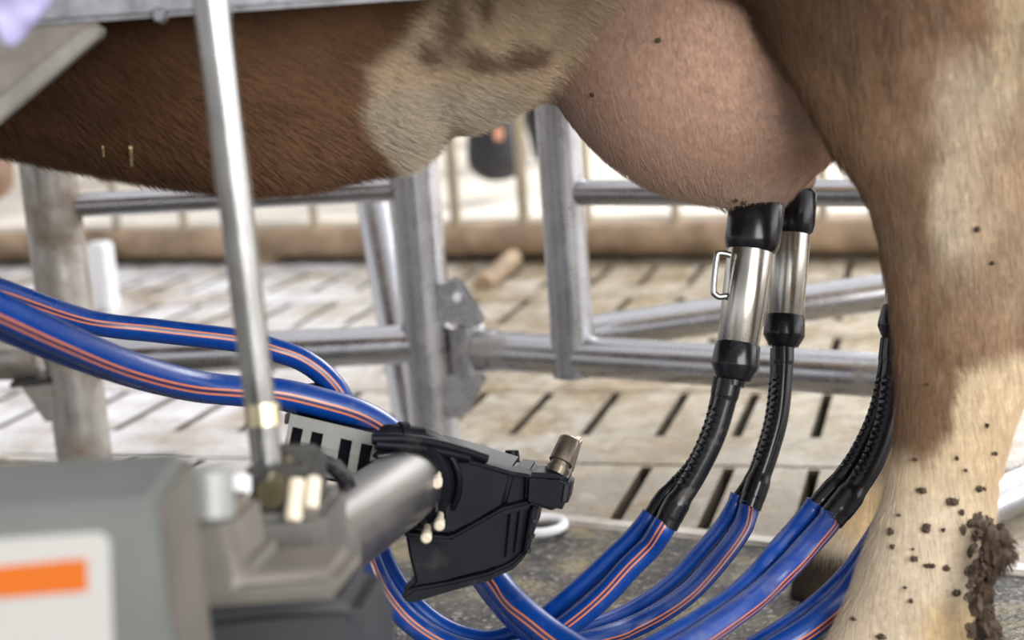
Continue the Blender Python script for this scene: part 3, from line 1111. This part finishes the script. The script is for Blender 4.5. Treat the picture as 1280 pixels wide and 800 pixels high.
def cup(a, b, k, label, tubes, handle=None):
    t = thing('teat_cup', a, label, 'milking cup', 'milking cups on the udder')
    obj('rubber_head', lathe(a, b, [(-.02, .016 * k), (0, .0225 * k), (.02, .0246 * k), (.22, .0246 * k), (.265, .0228 * k), (.285, .0195 * k)], 40), RUBBER, t)
    obj('steel_shell', lathe(a, b, [(.255, .018 * k), (.26, .0203 * k), (.40, .0203 * k), (.80, .0184 * k), (.81, .017 * k)], 44), CUPSTEEL, t)
    obj('bottom_cap', lathe(a, b, [(.785, .0180 * k), (.79, .0192 * k), (.80, .0199 * k), (.905, .0210 * k), (.92, .0207 * k), (.985, .0150 * k), (.99, .0112 * k), (1.02, .0105 * k)], 40), RUBBER, t, angle=24)
    for pth, r in tubes:
        obj('rubber_tube', ribbed(wpath(pth), r), RUBBER, t)
    if handle:
        obj('handle', sweep(bmesh.new(), spline(wpath(handle), 5), .0028, 12), STEEL, t)
    return t


cup(P(947, 252, 1.42), P(916, 478, 1.40), 1.0, 'front near teat cup, steel with a small wire handle, nearest the camera',
    [([(913, 474, 1.40), (907, 500), (893, 545), (870, 592), (845, 632), (832, 657, 1.40)], .0097),
     ([(901, 470, 1.42), (896, 500), (887, 535), (866, 580), (832, 618), (813, 645, 1.425)], .0062)],
    [(913, 319, 1.40), (905, 317), (898, 317), (896, 321), (893, 345), (892, 364), (894, 368), (899, 371), (908, 370, 1.40)])
cup(P(991, 238, 1.585), P(979, 436, 1.57), .97, 'far teat cup half hidden behind the front one, without a handle',
    [([(979, 430, 1.57), (978, 470), (973, 520), (961, 565), (947, 605), (937, 634, 1.55)], .0100),
     ([(971, 436, 1.59), (969, 475), (963, 525), (950, 570), (937, 603), (922, 624, 1.565)], .0060)])
cup(P(1156, 225, 1.46), P(1122, 428, 1.45), .97, 'rear teat cup mostly hidden behind the hind leg, only its black cap and tubes showing',
    [([(1122, 424, 1.45), (1118, 465), (1110, 522), (1090, 577), (1062, 620), (1038, 649, 1.42)], .0108),
     ([(1112, 424, 1.47), (1107, 465), (1096, 515), (1072, 567), (1042, 608), (1016, 637, 1.44)], .0078)])


# ------------------------------------------------------------------ blue hoses
def hose(label, wide, narrow=None, rw=.0135, rn=.0095, off=0.0, mat=None, offn=0.0, nmat=None):
    w = wpath(wide)
    t = thing('twin_hose', w[0], label, 'hose', 'blue striped milking hoses')
    obj('wide_tube', sweep(bmesh.new(), spline(w, 9), rw, 32, off=math.pi + off), mat or HOSE, t, angle=60)
    if narrow:
        obj('narrow_tube', sweep(bmesh.new(), spline(wpath(narrow), 9), rn, 24, off=math.pi + offn), nmat or HOSE_PLAIN, t, angle=60)
    return t


hose('upper blue hose at the left that loops under the gripper to the front cup',
     [(-90, 335, 1.22), (0, 364, 1.30), (110, 402, 1.38), (200, 414), (300, 426, 1.44), (345, 438), (378, 450), (407, 471), (428, 500), (440, 545, 1.47), (447, 600, 1.47), (452, 650, 1.46),
      (459, 690, 1.44), (478, 735), (512, 776), (560, 806), (610, 817), (655, 812), (690, 796, 1.42), (712, 780), (735, 762), (760, 739), (788, 708), (812, 684, 1.41), (826, 664, 1.40), (832, 654, 1.40)],
     [(468, 640, 1.49), (478, 690, 1.48), (505, 740, 1.47), (550, 781), (600, 799), (640, 793), (677, 773, 1.45), (697, 758), (732, 728), (765, 697), (790, 673, 1.43), (807, 653, 1.425), (814, 643, 1.425)], .0106, .0086, off=-.35)
hose('lower blue hose at the left that runs through the gripper head and out below',
     [(-90, 345, 1.08), (0, 388, 1.15), (75, 423, 1.21), (165, 460, 1.29), (240, 481, 1.35), (300, 489, 1.38), (350, 492, 1.39), (400, 503, 1.40), (450, 518), (487, 540), (520, 575, 1.44), (565, 640, 1.46),
      (600, 700, 1.45), (630, 740, 1.42), (662, 772, 1.38), (704, 803, 1.35), (780, 846, 1.30), (860, 880, 1.27)],
     [(-80, 365, 1.13), (0, 405, 1.20), (75, 437, 1.26), (165, 468, 1.34), (240, 486, 1.39), (300, 492, 1.42), (350, 497, 1.43), (395, 512, 1.44), (440, 530), (480, 560, 1.46), (520, 600, 1.48), (565, 660, 1.49), (596, 712, 1.48), (622, 748, 1.45), (652, 780, 1.41), (690, 808, 1.38), (770, 856, 1.33), (850, 895, 1.30)], .0132, .0112, off=-.12)
hose('blue hose with two stripes running down from the far cup, second from the left',
     [(938, 626, 1.55), (935, 640, 1.55), (927, 661, 1.54), (907, 690, 1.52), (880, 722, 1.50), (852, 748, 1.48), (815, 772, 1.46), (785, 786, 1.45), (750, 798, 1.43), (680, 818, 1.41), (600, 845, 1.38), (500, 885, 1.38)],
     [(923, 618, 1.565), (917, 634, 1.565), (902, 658, 1.555), (877, 688, 1.535), (847, 721, 1.515), (815, 747, 1.495), (775, 770, 1.475), (727, 788, 1.45), (670, 803, 1.43), (590, 831, 1.40), (490, 870, 1.40)], .0102, .0080, off=.05)
hose('worn dusty blue hose running down from the rear cup in front of the hind leg',
     [(1041, 640, 1.42), (1035, 653, 1.42), (1012, 679, 1.41), (985, 709, 1.39), (960, 733, 1.38), (930, 758, 1.36), (890, 786, 1.34), (850, 811, 1.32), (780, 848, 1.30), (700, 893, 1.30)],
     [(1020, 628, 1.44), (1012, 641, 1.44), (990, 667, 1.43), (967, 693, 1.41), (948, 716, 1.40), (918, 745, 1.38), (877, 773, 1.36), (835, 798, 1.34), (760, 838, 1.32), (680, 882, 1.32)], .0110, .0094, off=-.30, mat=HOSE_WORN)
hose('lowest blue hose, coming out from behind the muddy shank at the bottom right',
     [(1150, 560, 1.47), (1122, 640, 1.45), (1090, 698, 1.43), (1075, 722, 1.42), (1055, 747, 1.41), (1025, 775, 1.39), (997, 795, 1.38), (950, 822, 1.37), (880, 858, 1.36), (800, 898, 1.36)],
     [(1140, 560, 1.49), (1110, 640, 1.47), (1082, 688, 1.45), (1052, 727, 1.43), (1017, 759, 1.42), (975, 789, 1.40), (930, 815, 1.39), (860, 848, 1.38), (780, 886, 1.38)], .0116, .0094, off=.0)

# ------------------------------------------------------------------ the milking robot's arm
base = P(60, 640, .75)
arm = thing('robot_arm', (base.x, base.y, 0), 'grey milking robot arm with a labelled box, steel tube and black gripper head', 'robot arm')


def pxs(l, d=None):
    return [P(q[0], q[1], q[2] if len(q) > 2 else d) for q in l]


A, Bq = P(-190, 650, .73), P(193, 627, .73)
A.z = Bq.z = (A.z + Bq.z) / 2
hs = obj('housing', prism([A, Bq, Vector((Bq.x, Bq.y, 0)), Vector((A.x, A.y, 0))], (0, .085, 0), .004), PAINT, arm)
fr = Vector((0, -.0012, 0))
FN = (Bq - A).normalized()


def on_front(px, py, o=0.0):
    n = Vector((-FN.y, FN.x, 0))
    return onplane(px, py, A - n * o, n)


def rounded(pts, r, n=5):
    out = []
    k = len(pts)
    for i in range(k):
        p, a, b = pts[i], pts[i - 1], pts[(i + 1) % k]
        da, db = (a - p).normalized(), (b - p).normalized()
        p1, p2 = p + da * r, p + db * r
        for j in range(n + 1):
            s = j / n
            out.append(p1 * (1 - s) ** 2 + p * 2 * s * (1 - s) + p2 * s * s)
    return out


sp_ = [Vector((Bq.x, Bq.y + .004, Bq.z - .004)), Vector((Bq.x, Bq.y + .083, Bq.z - .004)), Vector((Bq.x, Bq.y + .083, .02)), Vector((Bq.x, Bq.y + .004, .02))]
obj('side_panel', prism(sp_, (.0015, 0, 0), .0005), WARM, arm)
lab = obj('warning_label', prism(rounded([on_front(-120, 681), on_front(137, 664), on_front(143, 850), on_front(-120, 862)], .007), (0, -.0008, 0)), LABELW, hs)
lab['label'] = 'white sticker with an orange bar'
obj('orange_bar', prism([on_front(-110, 718, .001), on_front(108, 698, .001), on_front(110, 738, .001), on_front(-108, 756, .001)], (0, -.0008, 0)), ORANGE, lab)
obj('yellow_triangle', prism([on_front(-48, 770, .001), on_front(22, 822, .001), on_front(-110, 830, .001)], (0, -.0008, 0)), YELLOW, lab)
obj('shoulder_block', prism(pxs([(120, 652), (288, 644), (300, 722), (418, 714), (425, 752), (130, 772)], .88), (.01, .05, 0), .006), WARM, arm)
obj('lower_cover', prism(pxs([(190, 775), (330, 758), (440, 752), (462, 790), (470, 900), (190, 930)], .93), (.01, .07, 0), .008), simple('dark_blue_grey_cover', (.016, .019, .022), .5, 0, .15, 14, .05), arm)
CAST = simple('grey_casting', (.15, .145, .13), .45, .4, .2, 20, .05)
cl = obj('clevis', prism(pxs([(298, 648), (402, 640), (408, 738), (306, 748)], .97), (.01, .06, 0), .005), CAST, arm)
obj('square_socket', prism(pxs([(330, 688), (354, 684), (357, 716), (334, 720)], .968), (0, -.002, 0), .0008), DARKM, cl)
for o in (0.0, .045):
    obj('clevis_ear', prism(pxs([(303, 592), (312, 584), (386, 584), (396, 594), (398, 655), (304, 660)], .985), (0, .012, 0), .003).__class__ and prism([p + Vector((0, o, 0)) for p in pxs([(303, 592), (312, 584), (386, 584), (396, 594), (398, 655), (304, 660)], .985)], (0, .012, 0), .003), DARKM, arm)
obj('clevis_pin', rod(P(338, 618, .965), P(338, 618, .965) + Vector((0, .06, 0)), .009, seg=20), simple('brass_pin', (.16, .14, .08), .4, .8, .1), arm)
for (a, b, r) in (((372, 600), (366, 652), .0055), ((392, 598), (388, 636), .0050)):
    obj('nylon_bolt', lathe(P(*a, .975), P(*b, .965), [(0, r * .9), (.1, r), (.9, r), (1, r * .8)], 16), CREAM, arm)
obj('white_cap', lathe(P(295, 592, .95), P(300, 645, .95), [(0, .004), (.08, .0085), (.45, .008), (.6, .005), (1, .0035)], 20), WHITEP, arm)
obj('pale_bolt', lathe(P(262, 585, .84), P(264, 652, .84), [(0, .010), (.05, .0125), (.9, .0125), (1, .009)], 20), simple('pale_grey_cap', (.24, .25, .24), .4, .2, .1), arm)
obj('lift_rod', sweep(bmesh.new(), [P(242, -150, .95), P(259, -40, .965), P(335, 588, 1.005)], [.0112, .0112, .0096], 28), STEEL, arm)
obj('rod_collar', rod(P(327, 505, 1.0), P(330, 532, 1.0), .0112, seg=26), simple('brass_collar', (.52, .46, .30), .3, 1, .06), arm)
TA, TB = P(372, 702, 1.05), P(511, 604, 1.33)
obj('steel_tube', rod(TA, TB, .0305, seg=40), TUBE, arm)
td = (TB - TA).normalized()
obj('tube_socket', rod(TA - td * .03, TA + td * .035, .0335, seg=32), CAST, arm)
obj('flange_ring', lathe(TB - td * .008, TB + td * .035, [(0, .032), (.02, .0375), (.35, .0375), (.36, .034), (.6, .034), (.62, .041), (1, .041)], 40), BLACKP, arm)
obj('clamp_ring', sweep(bmesh.new(), [TB + td * .012 + (Vector((0, 0, 1)).cross(td).normalized() * math.cos(x) + Vector((0, 0, 1)) * math.sin(x)) * .040 for x in np.linspace(0, 2 * math.pi, 31)], .0035, 10, caps=False), BLACKP, arm)


def dlin(l, x0, d0, x1, d1):
    return [P(px, py, 1 / np.interp(px, [x0, x1], [1 / d0, 1 / d1])) for px, py in l]


def hp(l, push=0.0):
    return [p + Vector((0, push, 0)) for p in dlin(l, 480, 1.31, 715, 1.39)]


hd = obj('gripper_head', prism(hp([(478, 562), (540, 560), (572, 569), (612, 581), (642, 590), (630, 634), (592, 658), (566, 670), (508, 664), (492, 640)]), (.010, .045, 0), .004), BLACKP, arm)
obj('head_cheek', prism(hp([(640, 590), (664, 594), (659, 628), (628, 638)], .004), (.008, .04, 0), .003), BLACKP, arm)
obj('end_block', prism(hp([(657, 590), (700, 593), (714, 601), (708, 634), (694, 640), (655, 629)], -.004), (.006, .03, 0), .004), BLACKP, arm)
obj('end_slot', prism(hp([(705, 604), (711, 602), (708, 624), (702, 626)], -.006), (0, .004, 0), .0005), RUBBER, arm)
obj('head_rim', prism(hp([(506, 663), (564, 668), (628, 632), (662, 624), (664, 632), (632, 641), (567, 677), (507, 670)], -.008), (0, .03, 0), .002), BLACKP, arm)
obj('top_rib', prism(hp([(548, 561), (575, 569), (640, 588), (664, 592), (664, 596), (640, 593), (575, 575), (548, 566)], -.004), (0, .02, 0), .0012), BLACKP, arm)
tr = obj('drip_tray', prism(hp([(504, 668), (562, 674), (630, 640), (670, 634), (662, 690), (650, 705), (628, 716), (560, 735), (515, 752), (504, 748), (517, 732), (510, 704)], .012), (.012, .075, 0), .003), BLACKP, arm)
obj('tray_rim', prism(hp([(503, 748), (518, 738), (560, 731), (610, 719), (640, 706), (652, 694), (660, 690), (655, 702), (641, 715), (612, 729), (560, 743), (516, 757), (503, 754)], .004), (0, .03, 0), .002), BLACKP, tr)
for l in ([(638, 642), (643, 640), (637, 698), (632, 702)], [(650, 638), (655, 637), (648, 692), (643, 697)]):
    obj('tray_rib', prism(hp(l, .008), (0, .01, 0), .001), BLACKP, tr)
rl = obj('side_rail', prism(hp([(664, 638), (674, 634), (662, 692), (654, 698)], .003), (0, .03, 0), .0015), BLACKP, tr)
for x, y in ((669, 652), (666, 672), (662, 690)):
    obj('rail_notch', prism(hp([(x - 3, y - 2), (x + 3, y - 3), (x + 2, y + 2), (x - 3, y + 3)], .0015), (0, .003, 0)), RUBBER, rl)
for pth, r in (([(466, 546), (500, 546), (535, 550), (575, 560), (608, 571)], .0045), ([(470, 553), (510, 556), (545, 561), (585, 570)], .0045)):
    obj('conduit', sweep(bmesh.new(), spline([p + Vector((0, -.006, 0)) for p in hp(pth)], 6), r, 14), BLACKP, arm)
obj('hose_coupling', lathe(*[p + Vector((0, .01, 0)) for p in hp([(476, 549), (528, 549)])], [(0, .008), (.1, .010), (.4, .010), (.42, .012), (.6, .012), (.62, .009), (1, .008)], 20), BLACKP, arm)
obj('cable', sweep(bmesh.new(), spline([p + Vector((0, -.02, 0)) for p in hp([(474, 562), (500, 560), (522, 566), (537, 580), (544, 600), (546, 630)])], 6), .0028, 10), RUBBER, arm)
for x, y in ((548, 586), (537, 601), (551, 637), (535, 652)):
    q = hp([(x, y)], -.044)[0]
    obj('cream_bolt', lathe(q, q + Vector((0, .03, 0)), [(0, .003), (.05, .0045), (.4, .0045), (.41, .003), (1, .003)], 12), CREAM, arm)
obj('side_lug', prism(hp([(520, 585), (533, 580), (545, 600), (547, 640), (535, 662), (522, 655)], -.006), (0, .02, 0), .003), BLACKP, arm)
obj('side_fin', prism(hp([(556, 570), (559, 570), (560, 655), (557, 655)], -.004), (0, .02, 0), .0008), BLACKP, arm)
pa, pb = P(694, 594, 1.395), P(714, 548, 1.41)
obj('locating_peg', lathe(pa, pb, [(0, .010), (.18, .0105), (.2, .0085), (.32, .0085), (.34, .0108), (.93, .0100), (.98, .0085), (1, .006)], 22), simple('worn_bronze', (.17, .14, .11), .3, .8, .3, 40, .1, dirt=(.06, .05, .04), dirt_amt=.2), arm)
obj('peg_guide', prism(pxs([(702, 604), (712, 596), (725, 552), (716, 548)], 1.415), (.004, .012, 0), .0015), simple('brown_guide', (.16, .12, .08), .4, .5, .2), arm)
obj('end_tab', lathe(P(640, 563, 1.44), P(640, 578, 1.44), [(0, .006), (.5, .007), (1, .007)], 14), BLACKP, arm)

# folded, slotted steel plate left of the head
TL, TR = P(363, 517, 1.345), P(478, 544, 1.345)
ML, MR = P(357, 547, 1.325), P(472, 575, 1.325)
BLq, BRq = P(352, 584, 1.345), P(466, 610, 1.345)


def plate_pt(u, w):
    t, mI, b = TL.lerp(TR, u), ML.lerp(MR, u), BLq.lerp(BRq, u)
    return t.lerp(mI, w) if w <= 1 else mI.lerp(b, w - 1)


us = [0, .05, .165, .26, .385, .575, .70, .80, .92, 1]
wsl = [0, .50, 1.0, 1.85, 2.0]
bm = bmesh.new()
grid = [[bm.verts.new(plate_pt(u, w)) for w in wsl] for u in us]
for i in range(len(us) - 1):
    for j in range(len(wsl) - 1):
        if i in (1, 3, 5, 7) and j in (1, 2):
            continue
        bm.faces.new((grid[i][j], grid[i + 1][j], grid[i + 1][j + 1], grid[i][j + 1]))
bmesh.ops.solidify(bm, geom=bm.faces[:], thickness=.0022)
obj('slotted_plate', bm, PLATE, arm, angle=15)
obj('plate_edge', prism(pxs([(356, 518), (364, 516), (362, 530), (355, 531)], 1.35), (0, .006, 0), .0008), DARKM, arm)
obj('plate_core', prism(pxs([(366, 526), (470, 551), (466, 614), (356, 590)], 1.372), (0, .045, 0), .003), BLACKP, arm)
obj('connector', prism(pxs([(371, 490), (398, 486), (404, 492), (414, 524), (412, 545), (368, 536)], 1.43), (0, .03, 0), .002), BLACKP, arm)
obj('plate_hose', sweep(bmesh.new(), spline(wpath([(338, 598, 1.12), (356, 580), (385, 572), (412, 580), (430, 598), (440, 625, 1.16)]), 6), .0062, 14), RUBBER, arm)

# ------------------------------------------------------------------ zinc beam and gusset at the top left
gb = P(-330, 60, 1.08)
gan = thing('zinc_frame', (gb.x, gb.y, 0), 'speckled zinc beam with a triangular gusset across the top left, in front of the cow', 'frame')
obj('beam', prism(pxs([(-380, 60), (60, 31), (540, -3), (1000, -36), (1000, -130), (-380, -40)], 1.08), (0, .05, 0), .004), BEAM, gan)
obj('gusset', prism(pxs([(-330, 56), (122, 28), (125, 42), (-330, 425)], 1.085), (0, .008, 0), .001), GUSSET, gan)
obj('gusset_flange', prism(pxs([(99, 40), (122, 32), (126, 44), (-330, 428), (-330, 396)], 1.066), (0, .019, 0), .0015), FLANGE, gan)
q0, q1 = P(-380, 40, 1.08), P(-325, 40, 1.08)
obj('post', prism([(q0.x, q0.y, 0), (q1.x, q0.y, 0), (q1.x, q0.y + .05, 0), (q0.x, q0.y + .05, 0)], (0, 0, q0.z + .05), .004), BEAM, gan)
q = P(198, 19, 1.078)
obj('bolt_head', lathe(q, q + Vector((0, .012, 0)), [(0, .004), (.2, .006), (1, .006)], 6), GALV, gan)
sl = obj('cable_sleeve', prism(pxs([(-20, -60), (100, -60), (66, -4), (18, 56), (8, 60), (-6, 40), (-20, 0)], .86), (0, .012, 0), .004), LAV, gan)
obj('sleeve_hook', rod(P(30, -64, .865), P(30, -74, 1.09), .006), BEAM, gan)
sl['label'] = 'blurred lavender plastic sleeve'


# ------------------------------------------------------------------ two more cows behind the rail
def far_cow(x0, y0, mat, label, name='cow', hz=.32):
    def fn(x, y, z):
        d = ellipsoid(x, y, z, (x0 + .05, y0 + 1.45, 1.08), (.30, .85, .34))
        d = smin(d, capsule(x, y, z, (x0 + .02, y0 + .75, 1.10), (x0, y0 + .28, .62), .20, .13), .15)
        d = smin(d, capsule(x, y, z, (x0, y0 + .26, .62), (x0, y0 + .14, .48), .12, .115), .08)
        d = smin(d, capsule(x, y, z, (x0, y0 + .12, .44), (x0, y0, hz - .06), .10, .085), .06)
        d = smin(d, ellipsoid(x, y, z, (x0, y0 - .02, hz - .10), (.095, .075, .07)), .03)
        for s in (-1, 1):
            d = smin(d, ellipsoid(x, y, z, (x0 + s * .17, y0 + .27, .62), (.09, .03, .05)), .02)
            for yy in (.95, 2.0):
                d = smin(d, capsule(x, y, z, (x0 + .05 + s * .13, y0 + yy, .85), (x0 + .06 + s * .10, y0 + yy, .14), .11, .045), .06)
        return d
    V, Q = surface_nets(fn, (x0 - .42, y0 - .16, .09), (x0 + .46, y0 + 2.4, 1.5), .024, 2)
    o = np_mesh(name, V, Q, mat)
    setp(o, label, 'cow')
    return o


q = P(622, 196, 4.75)
c2 = far_cow(q.x, q.y, BLACKCOAT, 'black cow in the background, only its lowered muzzle showing under the brown belly')
tg = obj('ear_tag', prism([P(617, 158, 4.52), P(629, 158, 4.52), P(630, 176, 4.52), P(617, 176, 4.52)], (0, .012, 0), .004), simple('faded_orange', (.72, .36, .22), .5), c2)
tg['label'] = 'orange tag'
q = P(-14, 240, 5.25)
far_cow(q.x, q.y, BROWNCOAT, 'reddish brown cow at the far left edge behind the low rail')
